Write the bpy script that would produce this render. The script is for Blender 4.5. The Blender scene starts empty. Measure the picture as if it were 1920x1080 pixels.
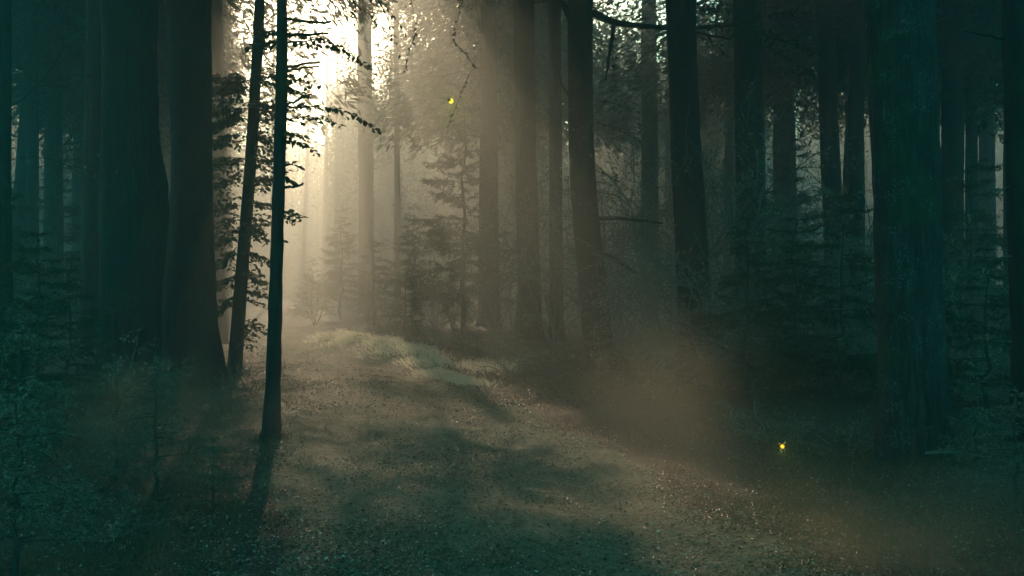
import bpy, math, random
import numpy as np
from mathutils import Vector

# ------------------------------------------------------------------ camera, sky, sun, exposure
scene = bpy.context.scene
COL = scene.collection
W, H, FPX = 1920.0, 1080.0, 1867.0
CAMZ = 1.6
cam_d = bpy.data.cameras.new("camera"); cam = bpy.data.objects.new("camera", cam_d); COL.objects.link(cam)
cam.location = (0, 0, CAMZ); cam.rotation_euler = (math.radians(90), 0, 0)
cam_d.sensor_width = 36.0; cam_d.lens = FPX / W * 36.0; cam_d.clip_start = 0.05; cam_d.clip_end = 600
scene.camera = cam

SUN_AZ, SUN_EL = math.radians(-10.9), math.radians(25)
SDIR = np.array([math.sin(SUN_AZ) * math.cos(SUN_EL), math.cos(SUN_AZ) * math.cos(SUN_EL), math.sin(SUN_EL)])
world = bpy.data.worlds.new("World"); scene.world = world; world.use_nodes = True
nt = world.node_tree; nt.nodes.clear()
sky = nt.nodes.new("ShaderNodeTexSky"); sky.sky_type = 'NISHITA'; sky.sun_disc = False
sky.sun_elevation = SUN_EL; sky.sun_rotation = SUN_AZ; sky.dust_density = 2.0; sky.air_density = 1.0
tint = nt.nodes.new("ShaderNodeMix"); tint.data_type = 'RGBA'; tint.blend_type = 'MULTIPLY'
tint.inputs[0].default_value = 1.0; tint.inputs[7].default_value = (0.16, 0.92, 0.98, 1)
bg = nt.nodes.new("ShaderNodeBackground"); bg.inputs[1].default_value = 0.15
wo = nt.nodes.new("ShaderNodeOutputWorld")
tcw = nt.nodes.new("ShaderNodeTexCoord"); dot = nt.nodes.new("ShaderNodeVectorMath"); dot.operation = 'DOT_PRODUCT'; dot.inputs[1].default_value = SDIR.tolist()
nrm = nt.nodes.new("ShaderNodeVectorMath"); nrm.operation = 'NORMALIZE'; nt.links.new(tcw.outputs["Generated"], nrm.inputs[0]); nt.links.new(nrm.outputs[0], dot.inputs[0])
aur = nt.nodes.new("ShaderNodeMapRange"); aur.interpolation_type = 'SMOOTHSTEP'; aur.inputs[1].default_value = .90; aur.inputs[2].default_value = .99; nt.links.new(dot.outputs["Value"], aur.inputs[0])
warm = nt.nodes.new("ShaderNodeMix"); warm.data_type = 'RGBA'; nt.links.new(aur.outputs[0], warm.inputs[0])
warm.inputs[6].default_value = (0.07, 0.97, 0.84, 1); warm.inputs[7].default_value = (1.2, .95, .72, 1)   # golden aureole round the sun, teal sky elsewhere
nt.links.new(warm.outputs[2], tint.inputs[7])
nt.links.new(sky.outputs[0], tint.inputs[6]); nt.links.new(tint.outputs[2], bg.inputs[0]); nt.links.new(bg.outputs[0], wo.inputs[0])

sd = bpy.data.lights.new("sun", 'SUN'); sd.energy = 2.0; sd.angle = math.radians(0.5); sd.color = (1.0, 0.68, 0.45)
sun = bpy.data.objects.new("sun", sd); COL.objects.link(sun)
sun.rotation_euler = Vector(SDIR.tolist()).to_track_quat('Z', 'Y').to_euler(); sun.location = (-8, 40, 30)

scene.view_settings.view_transform = 'Standard'; scene.view_settings.look = 'None'
scene.view_settings.exposure = 2.0; scene.view_settings.gamma = 1.0
HAZE_DENSITY = 0.0135

rng = np.random.default_rng(7)
random.seed(7)

# ------------------------------------------------------------------ helpers
def unproj(px, py, d):
    return np.array([(px - 960.0) / FPX * d, d, CAMZ + (540.0 - py) / FPX * d])

def smooth(a, b, x):
    t = np.clip((x - a) / (b - a), 0, 1); return t * t * (3 - 2 * t)

def path_c(y):
    y = np.asarray(y, float)
    return 1.5 - 0.235 * y - 0.006 * np.clip(y - 15, 0, 22) ** 2 - 0.26 * np.clip(y - 37, 0, 400) * 0.6

def fnoise(x, y, s=1.0):
    x = np.asarray(x, float) / s; y = np.asarray(y, float) / s
    return (np.sin(1.3 * x + 0.7 * y + 1.1) * np.cos(0.9 * y - 0.4 * x + 2.3)
            + 0.5 * np.sin(2.9 * x - 1.7 * y + 0.3) * np.cos(2.3 * y + 1.1 * x)
            + 0.25 * np.sin(5.9 * x + 4.1 * y + 4.0) * np.cos(5.1 * y - 3.3 * x + 1.0))

def ground_h(x, y):
    x = np.asarray(x, float); y = np.asarray(y, float)
    u = x - path_c(y)
    bank = 0.22 * smooth(1.9, 4.5, u) + 0.25 * smooth(1.7, 4.5, -u)
    far = 0.9 * smooth(40, 110, np.hypot(x, y))
    rough = smooth(1.5, 3.0, np.abs(u))
    h = bank + far + (0.02 + 0.06 * rough) * fnoise(x, y, 2.2) + 0.10 * fnoise(x, y, 9.0) * rough + 0.012 * fnoise(x, y, 0.5)
    h = h + .26 * np.exp(-((x - np.interp(y, [19.6, 29.5], [-1.4, -5.5]) - .25) / .55) ** 2) * smooth(17.5, 23, y) * (1 - smooth(28.5, 31, y))
    h = h - 0.04 * np.exp(-((u - 0.85) / 0.35) ** 2) - 0.04 * np.exp(-((u + 0.75) / 0.35) ** 2)
    return h

class MB:
    """collects faces of one mesh"""
    def __init__(s):
        s.v, s.q, s.t, s.n = [], [], [], 0
    def quads(s, v, q):
        s.v.append(np.asarray(v, float).reshape(-1, 3)); s.q.append(np.asarray(q, int).reshape(-1, 4) + s.n); s.n += len(s.v[-1])
    def tris(s, v, t):
        s.v.append(np.asarray(v, float).reshape(-1, 3)); s.t.append(np.asarray(t, int).reshape(-1, 3) + s.n); s.n += len(s.v[-1])
    def mesh(s, name, mat, smooth_=True):
        me = bpy.data.meshes.new(name)
        v = np.concatenate(s.v) if s.v else np.zeros((0, 3))
        q = np.concatenate(s.q) if s.q else np.zeros((0, 4), int)
        t = np.concatenate(s.t) if s.t else np.zeros((0, 3), int)
        me.vertices.add(len(v)); me.vertices.foreach_set("co", v.astype(np.float32).ravel())
        loops = np.concatenate([q.ravel(), t.ravel()]).astype(np.int32)
        me.loops.add(len(loops)); me.loops.foreach_set("vertex_index", loops)
        tot = np.concatenate([np.full(len(q), 4), np.full(len(t), 3)]).astype(np.int32)
        st = np.concatenate([[0], np.cumsum(tot)[:-1]]).astype(np.int32) if len(tot) else np.zeros(0, np.int32)
        me.polygons.add(len(tot)); me.polygons.foreach_set("loop_start", st)
        if smooth_: me.polygons.foreach_set("use_smooth", np.ones(len(tot), bool))
        me.update(calc_edges=True); me.validate()
        if mat: me.materials.append(mat)
        return me
    def build(s, name, mat, parent=None, smooth_=True):
        return link(name, s.mesh(name, mat, smooth_), parent)

def link(name, me, parent=None):
    o = bpy.data.objects.new(name, me); COL.objects.link(o)
    if parent is not None: o.parent = parent
    return o

def tag(o, label, cat, group=None, kind=None):
    if label: o["label"] = label
    if cat: o["category"] = cat
    if group: o["group"] = group
    if kind: o["kind"] = kind
    return o

def empty(name, loc, label, cat, group=None):
    o = bpy.data.objects.new(name, None); COL.objects.link(o); o.location = loc; o.empty_display_size = 0.2
    return tag(o, label, cat, group)

def copy_tree(o, parent=None):
    c = o.copy(); COL.objects.link(c)
    if parent is not None: c.parent = parent
    for ch in o.children: copy_tree(ch, c)
    return c

def norm(v):
    v = np.asarray(v, float); return v / np.maximum(np.linalg.norm(v, axis=-1, keepdims=True), 1e-9)

def tube(mb, pts, rad, seg=6, rfun=None, cap=True):
    pts = np.asarray(pts, float); rad = np.asarray(rad, float); n = len(pts)
    t = norm(np.gradient(pts, axis=0))
    ref = np.array([0, 0, 1.0]) if abs(t[:, 2]).mean() < 0.8 else np.array([1.0, 0, 0])
    a = norm(np.cross(t, ref)); b = np.cross(t, a)
    th = np.arange(seg) * 2 * math.pi / seg
    R = rad[:, None] * np.ones(seg)
    if rfun is not None: R = R * rfun(pts, th)
    v = pts[:, None, :] + R[..., None] * (np.cos(th)[None, :, None] * a[:, None, :] + np.sin(th)[None, :, None] * b[:, None, :])
    i = np.arange(n - 1)[:, None] * seg; j = np.arange(seg)[None, :]; j2 = (j + 1) % seg
    q = np.stack([i + j, i + j2, i + seg + j2, i + seg + j], -1).reshape(-1, 4)
    base = mb.n
    mb.quads(v.reshape(-1, 3), q)
    if cap and seg >= 4:
        mb.v.append(pts[-1:]); 
        k = np.arange(seg); e = base + (n - 1) * seg
        mb.t.append(np.stack([e + k, e + (k + 1) % seg, np.full(seg, mb.n)], -1)); mb.n += 1

def spline(pts, n):
    pts = np.asarray(pts, float); s = np.concatenate([[0], np.cumsum(np.linalg.norm(np.diff(pts, axis=0), axis=1))])
    u = np.linspace(0, s[-1], n); out = np.stack([np.interp(u, s, pts[:, k]) for k in range(pts.shape[1])], 1)
    for _ in range(2):
        out[1:-1] = 0.25 * out[:-2] + 0.5 * out[1:-1] + 0.25 * out[2:]
    return out

class Leaves:
    """leaf blades: base point, direction, side vector, length, width"""
    def __init__(s): s.p, s.d, s.l, s.w, s.nn = [], [], [], [], []
    def add(s, p, d, l, w, nrm=None):
        p = np.asarray(p, float).reshape(-1, 3); s.p.append(p); s.d.append(np.broadcast_to(np.asarray(d, float), p.shape))
        s.l.append(np.broadcast_to(np.asarray(l, float), (len(p),))); s.w.append(np.broadcast_to(np.asarray(w, float), (len(p),)))
        s.nn.append(np.broadcast_to(np.asarray([0, 0, 1.0] if nrm is None else nrm, float), p.shape))
    def into(s, mb, fold=0.25, tilt=0.5):
        if not s.p: return
        p = np.concatenate(s.p); d = norm(np.concatenate(s.d)); l = np.concatenate(s.l)[:, None]; w = np.concatenate(s.w)[:, None]
        nn = norm(np.concatenate(s.nn) + tilt * rng.normal(size=p.shape)); side = norm(np.cross(d, nn)); up = np.cross(side, d)
        m = p + d * l * 0.42; hh = up * w * fold
        m2 = p + d * l * 0.78; 
        v = np.stack([p, m + side * w * 0.5 + hh, m2 + side * w * 0.3 + hh * .5, p + d * l, m2 - side * w * 0.3 + hh * .5, m - side * w * 0.5 + hh, p + d * l * 0.5], 1)
        k = np.arange(len(p))[:, None] * 7
        q = np.concatenate([k + np.array([[0, 1, 6, 5]]) , k + np.array([[1, 2, 4, 5]])], 1).reshape(-1, 4)
        n0 = mb.n
        # two folded halves (quad pairs) and a tip
        f1 = np.stack([k[:, 0], k[:, 0] + 6, k[:, 0] + 2, k[:, 0] + 1], -1); f2 = np.stack([k[:, 0], k[:, 0] + 5, k[:, 0] + 4, k[:, 0] + 6], -1)
        t1 = np.stack([k[:, 0] + 6, k[:, 0] + 3, k[:, 0] + 2], -1); t2 = np.stack([k[:, 0] + 6, k[:, 0] + 4, k[:, 0] + 3], -1)
        mb.v.append(v.reshape(-1, 3)); mb.q.append(np.concatenate([f1, f2]) + n0); mb.t.append(np.concatenate([t1, t2]) + n0); mb.n += len(p) * 7

def flat_quads(mb, p, d, l, w, nn):
    """simple diamond leaf quads for far crowns"""
    d = norm(d); side = norm(np.cross(d, nn)); up = np.cross(side, d)
    l = l[:, None]; w = w[:, None]
    v = np.stack([p, p + d * l * .5 + side * w * .5 + up * w * .12, p + d * l, p + d * l * .5 - side * w * .5 + up * w * .12], 1)
    k = np.arange(len(p))[:, None] * 4
    mb.quads(v.reshape(-1, 3), k + np.array([[0, 1, 2, 3]]))

# ------------------------------------------------------------------ materials
def mat_new(name):
    m = bpy.data.materials.new(name); m.use_nodes = True; t = m.node_tree; t.nodes.clear()
    out = t.nodes.new("ShaderNodeOutputMaterial"); return m, t, out

def N(t, kind, **kw):
    n = t.nodes.new(kind)
    for k, v in kw.items(): setattr(n, k, v)
    return n

def ramp(t, fac, stops):
    r = N(t, "ShaderNodeValToRGB"); e = r.color_ramp.elements
    e[0].position, e[0].color = stops[0][0], (*stops[0][1], 1); e[1].position, e[1].color = stops[-1][0], (*stops[-1][1], 1)
    for p, c in stops[1:-1]:
        x = e.new(p); x.color = (*c, 1)
    t.links.new(fac, r.inputs[0]); return r.outputs[0]

def bark_mat(name, dark, light, scale=14, lichen=0.0, moss=(0.03, 0.045, 0.018)):
    m, t, out = mat_new(name)
    tc = N(t, "ShaderNodeTexCoord"); mp = N(t, "ShaderNodeMapping"); mp.inputs["Scale"].default_value = (1, 1, 0.16)
    t.links.new(tc.outputs["Object"], mp.inputs[0])
    n1 = N(t, "ShaderNodeTexNoise"); n1.inputs["Scale"].default_value = scale; n1.inputs["Detail"].default_value = 8; n1.inputs["Roughness"].default_value = .7
    t.links.new(mp.outputs[0], n1.inputs["Vector"])
    v1 = N(t, "ShaderNodeTexVoronoi"); v1.feature = 'DISTANCE_TO_EDGE'; v1.inputs["Scale"].default_value = scale * 1.1
    t.links.new(mp.outputs[0], v1.inputs["Vector"])
    mul = N(t, "ShaderNodeMath", operation='MULTIPLY'); t.links.new(n1.outputs[0], mul.inputs[0]); t.links.new(v1.outputs[0], mul.inputs[1])
    add = N(t, "ShaderNodeMath", operation='MULTIPLY_ADD'); t.links.new(n1.outputs[0], add.inputs[0]); add.inputs[1].default_value = .8; t.links.new(mul.outputs[0], add.inputs[2])
    col = ramp(t, add.outputs[0], [(0.25, dark), (0.7, light)])
    n2 = N(t, "ShaderNodeTexNoise"); n2.inputs["Scale"].default_value = 2.3; n2.inputs["Detail"].default_value = 5; t.links.new(tc.outputs["Object"], n2.inputs["Vector"])
    mf = N(t, "ShaderNodeMapRange"); mf.inputs[1].default_value = .5; mf.inputs[2].default_value = .72; mf.inputs[4].default_value = .8; t.links.new(n2.outputs[0], mf.inputs[0])
    mx = N(t, "ShaderNodeMix", data_type='RGBA'); t.links.new(mf.outputs[0], mx.inputs[0]); t.links.new(col, mx.inputs[6]); mx.inputs[7].default_value = (*moss, 1)
    colout = mx.outputs[2]
    if lichen > 0:
        v2 = N(t, "ShaderNodeTexVoronoi"); v2.inputs["Scale"].default_value = 55; v2.inputs["Randomness"].default_value = 1
        mp2 = N(t, "ShaderNodeMapping"); mp2.inputs["Scale"].default_value = (1, 1, .7); t.links.new(tc.outputs["Object"], mp2.inputs[0])
        nd = N(t, "ShaderNodeTexNoise"); nd.inputs["Scale"].default_value = 90; t.links.new(tc.outputs["Object"], nd.inputs["Vector"])
        mxv = N(t, "ShaderNodeMix", data_type='RGBA'); mxv.inputs[0].default_value = .015; t.links.new(mp2.outputs[0], mxv.inputs[6]); t.links.new(nd.outputs[1], mxv.inputs[7])
        t.links.new(mxv.outputs[2], v2.inputs["Vector"])
        n3 = N(t, "ShaderNodeTexNoise"); n3.inputs["Scale"].default_value = 6; n3.inputs["Detail"].default_value = 4; t.links.new(tc.outputs["Object"], n3.inputs["Vector"])
        th = N(t, "ShaderNodeMapRange"); th.inputs[1].default_value = .38; th.inputs[2].default_value = .62; th.inputs[3].default_value = 0.0; th.inputs[4].default_value = .36; t.links.new(n3.outputs[0], th.inputs[0])
        lt = N(t, "ShaderNodeMath", operation='LESS_THAN'); t.links.new(v2.outputs[0], lt.inputs[0]); t.links.new(th.outputs[0], lt.inputs[1])
        mx2 = N(t, "ShaderNodeMix", data_type='RGBA'); t.links.new(lt.outputs[0], mx2.inputs[0]); t.links.new(colout, mx2.inputs[6]); mx2.inputs[7].default_value = (lichen, lichen * 1.05, lichen * .9, 1)
        colout = mx2.outputs[2]
    bs = N(t, "ShaderNodeBsdfPrincipled"); bs.inputs["Roughness"].default_value = .9; bs.inputs["Specular IOR Level"].default_value = .15
    t.links.new(colout, bs.inputs["Base Color"])
    bp = N(t, "ShaderNodeBump"); bp.inputs["Strength"].default_value = .9; bp.inputs["Distance"].default_value = .03; t.links.new(add.outputs[0], bp.inputs["Height"])
    t.links.new(bp.outputs[0], bs.inputs["Normal"]); t.links.new(bs.outputs[0], out.inputs[0]); return m

def leaf_mat(name, stops, trans=0.45, rough=.55):
    m, t, out = mat_new(name)
    g = N(t, "ShaderNodeNewGeometry"); col = ramp(t, g.outputs["Random Per Island"], stops)
    bs = N(t, "ShaderNodeBsdfPrincipled"); bs.inputs["Roughness"].default_value = rough; bs.inputs["Specular IOR Level"].default_value = .3; t.links.new(col, bs.inputs["Base Color"])
    tr = N(t, "ShaderNodeBsdfTranslucent"); t.links.new(col, tr.inputs[0])
    mx = N(t, "ShaderNodeMixShader"); mx.inputs[0].default_value = trans; t.links.new(bs.outputs[0], mx.inputs[1]); t.links.new(tr.outputs[0], mx.inputs[2])
    t.links.new(mx.outputs[0], out.inputs[0]); return m

def ground_mat(name, stops, bump=.5, scale=9):
    m, t, out = mat_new(name)
    tc = N(t, "ShaderNodeTexCoord")
    n1 = N(t, "ShaderNodeTexNoise"); n1.inputs["Scale"].default_value = scale; n1.inputs["Detail"].default_value = 10; n1.inputs["Roughness"].default_value = .75; t.links.new(tc.outputs["Object"], n1.inputs["Vector"])
    n2 = N(t, "ShaderNodeTexNoise"); n2.inputs["Scale"].default_value = .6; n2.inputs["Detail"].default_value = 4; t.links.new(tc.outputs["Object"], n2.inputs["Vector"])
    v = N(t, "ShaderNodeTexVoronoi"); v.inputs["Scale"].default_value = 30; t.links.new(tc.outputs["Object"], v.inputs["Vector"])
    a = N(t, "ShaderNodeMath", operation='MULTIPLY_ADD'); t.links.new(n2.outputs[0], a.inputs[0]); a.inputs[1].default_value = .5; t.links.new(n1.outputs[0], a.inputs[2])
    b = N(t, "ShaderNodeMath", operation='MULTIPLY_ADD'); t.links.new(v.outputs[0], b.inputs[0]); b.inputs[1].default_value = .35; t.links.new(a.outputs[0], b.inputs[2])
    col = ramp(t, b.outputs[0], stops)
    bs = N(t, "ShaderNodeBsdfPrincipled"); bs.inputs["Roughness"].default_value = .85; bs.inputs["Specular IOR Level"].default_value = .2; t.links.new(col, bs.inputs["Base Color"])
    bp = N(t, "ShaderNodeBump"); bp.inputs["Strength"].default_value = bump; bp.inputs["Distance"].default_value = .04; t.links.new(b.outputs[0], bp.inputs["Height"])
    t.links.new(bp.outputs[0], bs.inputs["Normal"]); t.links.new(bs.outputs[0], out.inputs[0]); return m

M = {}
M['bark'] = bark_mat("spruce_bark", (0.008, 0.0075, 0.006), (0.045, 0.04, 0.032), 16)
M['bark_beech'] = bark_mat("beech_bark", (0.008, 0.008, 0.007), (0.04, 0.036, 0.03), 12)
M['bark_lichen'] = bark_mat("lichen_bark", (0.010, 0.010, 0.009), (0.05, 0.046, 0.038), 18, lichen=.11)
M['twig'] = bark_mat("twig_bark", (0.03, 0.026, 0.02), (0.09, 0.08, 0.06), 40)
M['pale_twig'] = bark_mat("frosted_twig_bark", (0.10, 0.09, 0.07), (0.26, 0.235, 0.185), 40, moss=(.1, .1, .06))
M['leaf'] = leaf_mat("beech_leaf", [(0, (.03, .045, .016)), (.6, (.05, .065, .025)), (1, (.09, .075, .03))], .35)
M['leaf_dry'] = leaf_mat("withered_leaf", [(0, (.16, .12, .07)), (.6, (.27, .22, .14)), (1, (.42, .36, .25))], .55)
M['needle'] = leaf_mat("spruce_needle", [(0, (.025, .045, .022)), (.7, (.045, .07, .035)), (1, (.075, .10, .05))], .3)
M['needle_pale'] = leaf_mat("rimed_lit_needle", [(0, (.07, .07, .04)), (.6, (.16, .15, .10)), (1, (.33, .30, .22))], .4)  # rime, with warm sunlight put into the paler tones
M['crown'] = leaf_mat("canopy_leaf", [(0, (.025, .04, .016)), (.6, (.045, .062, .025)), (1, (.08, .085, .035))], .3)
M['grass'] = leaf_mat("grass_blade", [(0, (.05, .06, .025)), (.6, (.10, .10, .045)), (1, (.17, .15, .08))], .5)
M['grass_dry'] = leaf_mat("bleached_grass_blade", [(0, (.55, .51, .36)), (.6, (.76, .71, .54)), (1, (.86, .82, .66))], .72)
M['litter'] = leaf_mat("fallen_leaf", [(0, (.014, .014, .008)), (.4, (.045, .047, .025)), (.8, (.14, .132, .08)), (1, (.52, .48, .34))], .25, .4)
M['ground'] = ground_mat("forest_soil", [(.45, (.012, .011, .008)), (.75, (.035, .03, .02)), (1, (.075, .06, .04))])
M['path'] = ground_mat("leafy_dirt", [(.38, (.013, .014, .008)), (.72, (.054, .057, .031)), (1.0, (.14, .142, .085))], .9, 11)

# ------------------------------------------------------------------ canopy gaps, shaped to place the sunlit patches and shafts
def gpt(px, py):
    d = CAMZ * FPX / (py - 540.0); return ((px - 960.0) / FPX * d, d)

def in_poly(x, y, poly):
    inside = np.zeros(x.shape, bool); n = len(poly)
    for i in range(n):
        x1, y1 = poly[i]; x2, y2 = poly[(i + 1) % n]
        c = ((y1 > y) != (y2 > y)) & (x < (x2 - x1) * (y - y1) / ((y2 - y1) if y2 != y1 else 1e-9) + x1)
        inside ^= c
    return inside

GAPS = [([(840, 722), (970, 722), (1150, 798), (1330, 862), (1200, 912), (980, 848), (870, 790)], 1.0),
        ([(530, 630), (650, 626), (870, 678), (980, 702), (890, 740), (760, 720), (600, 690), (530, 672)], .985),
        ([(520, 735), (680, 742), (790, 764), (700, 774), (520, 772)], .985),
        ([(880, 925), (1060, 915), (1340, 990), (1380, 1110), (960, 1110)], .985),
        ([(1420, 985), (1560, 985), (1760, 1090), (1400, 1090)], .985)]
GAPS = [([gpt(*p) for p in poly], pr) for poly, pr in GAPS] + [([(.6, 4.8), (2.1, 4.8), (2.3, 9.6), (.6, 9.6)], .97), ([(2.2, 4.2), (3.5, 4.2), (3.3, 6.6), (2.3, 6.6)], .93)]

def gap_prob(P):
    """chance that a leaf clump at P is missing: clumps are left out so that sun lands on the path and the glade"""
    k = P[:, 2] / SDIR[2]
    gx = P[:, 0] - SDIR[0] * k; gy = P[:, 1] - SDIR[1] * k
    px = 960 + FPX * gx / np.maximum(gy, 1.0)
    far = smooth(23, 31, gy)
    pr = far * (0.12 + 0.85 * smooth(380, 470, px) * (1 - smooth(660, 860, px)) + .45 * smooth(950, 1150, px) * (1 - smooth(1500, 1700, px)))
    pr = np.maximum(pr, .75 * smooth(13, 17, gy) * (1 - smooth(26, 32, gy)) * smooth(1080, 1180, px) * (1 - smooth(1420, 1580, px)) * smooth(-.1, .5, fnoise(gx, gy, .9)))
    pr = np.where(gy > 75, 0.08 + .7 * smooth(380, 460, px) * (1 - smooth(620, 780, px)), pr)
    cx = 960 + FPX * P[:, 0] / np.maximum(P[:, 1], 1)
    pr = np.maximum(pr, smooth(30, 34, P[:, 1]) * (.92 * smooth(380, 440, cx) * (1 - smooth(630, 770, cx)) + .72 * smooth(980, 1120, cx) * (1 - smooth(1500, 1650, cx))))
    c = gx - gy * math.tan(SUN_AZ)      # constant along one sunbeam's vertical plane: lanes are cut in the canopy to form light shafts
    lane = np.sin(1.75 * c + .9 + .6 * fnoise(gx, gy, 4.0)) + .35 * fnoise(gx, gy, 1.4)
    shafts = np.maximum(.05 + .8 * smooth(-.3, .6, lane) * (.05 + .95 * smooth(4.4, 6.2, c)), smooth(-6.0, -4.0, c) * (1 - smooth(.2, 1.4, c)))
    pr = pr * shafts; dapple = smooth(-.75, -.25, fnoise(gx, gy, .7))
    for poly, p in GAPS:
        if p < .98 or p == 1.0: p = np.full(len(gx), p)
        else: p = p * dapple
        pr = np.maximum(pr, in_poly(gx, gy, poly) * p)
    return pr

# ------------------------------------------------------------------ ground and path
def build_ground():
    mb = MB()
    xs = np.concatenate([np.linspace(-130, -16, 50), np.linspace(-15.8, 15.8, 220), np.linspace(16, 130, 50)])
    ys = np.concatenate([np.linspace(-40, 2, 24), np.linspace(2.15, 40, 260), np.linspace(41, 190, 70)])
    X, Y = np.meshgrid(xs, ys); Z = ground_h(X, Y)
    n, m = X.shape; k = np.arange(n * m).reshape(n, m)
    mb.quads(np.stack([X, Y, Z], -1).reshape(-1, 3), np.stack([k[:-1, :-1], k[:-1, 1:], k[1:, 1:], k[1:, :-1]], -1).reshape(-1, 4))
    o = mb.build("ground", M['ground']); tag(o, "dark forest floor of soil and moss under the trees", "ground", kind="structure")
    mb = MB(); ys = np.concatenate([np.linspace(-6, 2, 20), np.linspace(2.1, 40, 300), np.linspace(40.5, 75, 50)]); us = np.linspace(-1, 1, 41)
    Y, U = np.meshgrid(ys, us, indexing='ij')
    wl = 1.75 + .25 * fnoise(Y, 0 * Y + 3.0, 1.7); wr = 2.0 + .25 * fnoise(Y, 0 * Y + 9.0, 1.5)
    X = path_c(Y) + np.where(U < 0, U * wl, U * wr)
    Z = ground_h(X, Y) + .016 * (1 - smooth(.82, 1.0, np.abs(U)) * 2.2)
    n, m = X.shape; k = np.arange(n * m).reshape(n, m)
    mb.quads(np.stack([X, Y, Z], -1).reshape(-1, 3), np.stack([k[:-1, :-1], k[:-1, 1:], k[1:, 1:], k[1:, :-1]], -1).reshape(-1, 4))
    o = mb.build("path", M['path']); tag(o, "leaf strewn dirt path running towards the bright glade", "path", kind="structure")
build_ground()

# ------------------------------------------------------------------ trees
def trunk_mesh(prof, base, top_z, rng_, seg=22, flare=.35, rough=.022):
    """prof: rows of (z, x, y, r) from measured silhouettes; base: ground point"""
    prof = np.array(sorted(prof, key=lambda r: r[0])); zg = base[2]
    lo = prof[0]; hi = prof[-1]; lean = (prof[-1, 1] - prof[max(0, len(prof) - 3), 1]) / max(.1, prof[-1, 0] - prof[max(0, len(prof) - 3), 0]) if len(prof) > 1 else 0
    rows = [(zg - .5, lo[1], lo[2], lo[3] * 1.05)] + [tuple(r) for r in prof]
    if top_z > hi[0] + 1:
        rows.append((top_z, hi[1] + lean * .5 * (top_z - hi[0]), hi[2], max(.03, hi[3] * .3)))
    rows = np.array(rows)
    zs = np.concatenate([np.arange(rows[0, 0], min(8.0, rows[-1, 0]), .16), np.linspace(min(8.0, rows[-1, 0] - .5), rows[-1, 0], 16)[1:]])
    x = np.interp(zs, rows[:, 0], rows[:, 1]); y = np.interp(zs, rows[:, 0], rows[:, 2]); r = np.interp(zs, rows[:, 0], rows[:, 3])
    for _ in range(3):
        x[1:-1] = .25 * x[:-2] + .5 * x[1:-1] + .25 * x[2:]; r[1:-1] = .25 * r[:-2] + .5 * r[1:-1] + .25 * r[2:]
    ph = rng_.uniform(0, 6.28, 6); kb = rng_.integers(4, 7)
    def rf(p, th):
        z = p[:, 2:3]
        fl = flare * np.exp(-np.clip(z - zg, 0, 9) / .32) * (.6 + .55 * np.cos(kb * th[None] + ph[0]))
        return 1 + .03 * np.sin(3 * th[None] + ph[1] + z * .5) + .02 * np.sin(5 * th[None] + ph[2] - z * .9) + .018 * np.sin(9 * th[None] + ph[3] + 3.1 * z) + .012 * np.sin(2.7 * z + ph[4]) + rough * (np.sin(11 * z + 2 * th[None] + ph[5]) * .5 + np.sin(23 * z - 3 * th[None] + ph[0]) * .5) + fl
    mb = MB(); tube(mb, np.stack([x - base[0], y - base[1], zs - zg], 1), r, seg, lambda p, th: rf(p + np.array([0, 0, zg]), th)); return mb

def crown_points(kind, base, z0, z1, R, n, rg):
    u = rg.random(n); th = rg.uniform(0, 2 * math.pi, n)
    if kind == 'spruce':
        z = z0 + (z1 - z0) * (1 - np.sqrt(1 - u * .97)); rr = R * (1 - (z - z0) / (z1 - z0)) ** .8 * np.sqrt(rg.random(n)) ** .8
        # branches in whorls: keep clumps near discrete levels
        z = np.round(z / .55) * .55 + rg.normal(0, .08, n) - .18 * rr
    else:
        # a broad crown: several lobes on limbs
        L = 14; c = np.stack([rg.normal(0, .5, L) * R, rg.normal(0, .5, L) * R, z0 + (z1 - z0) * rg.beta(1.6, 1.6, L)], 1)
        k = rg.integers(0, L, n); q = rg.normal(size=(n, 3)); q = norm(q) * (rg.random((n, 1)) ** .4)
        p = c[k] + q * np.array([R * .5, R * .5, (z1 - z0) * .16]); return np.stack([p[:, 0] + base[0], p[:, 1] + base[1], p[:, 2] + base[2]], 1)
    return np.stack([base[0] + rr * np.cos(th), base[1] + rr * np.sin(th), base[2] + z], 1)

def crown_mesh(kind, base, z0, z1, R, n, rg, size=.3, axis_x=None):
    P = crown_points(kind, base, z0, z1, R, n, rg)
    keep = rg.random(len(P)) > gap_prob(P); P = P[keep]
    out = MB(); m = 4
    C = np.repeat(P, m, 0) + rg.normal(0, size * .55, (len(P) * m, 3))
    if kind == 'spruce':
        rad = norm((C - base) * np.array([1, 1, 0])); d = rad + rg.normal(0, .4, C.shape) + np.array([0, 0, -.45]); nn = np.array([0, 0, 1.0]) + rg.normal(0, .5, C.shape)
        l = rg.uniform(.8, 1.5, len(C)) * size; w = l * rg.uniform(.16, .3, len(C))
    else:
        d = rg.normal(size=C.shape) * np.array([1, 1, .6]); nn = np.array([0, 0, 1.0]) + rg.normal(0, .6, C.shape)
        l = rg.uniform(.6, 1.2, len(C)) * size; w = l * rg.uniform(.45, .7, len(C))
    flat_quads(out, C - base, d, l, w, nn)
    return out

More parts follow.
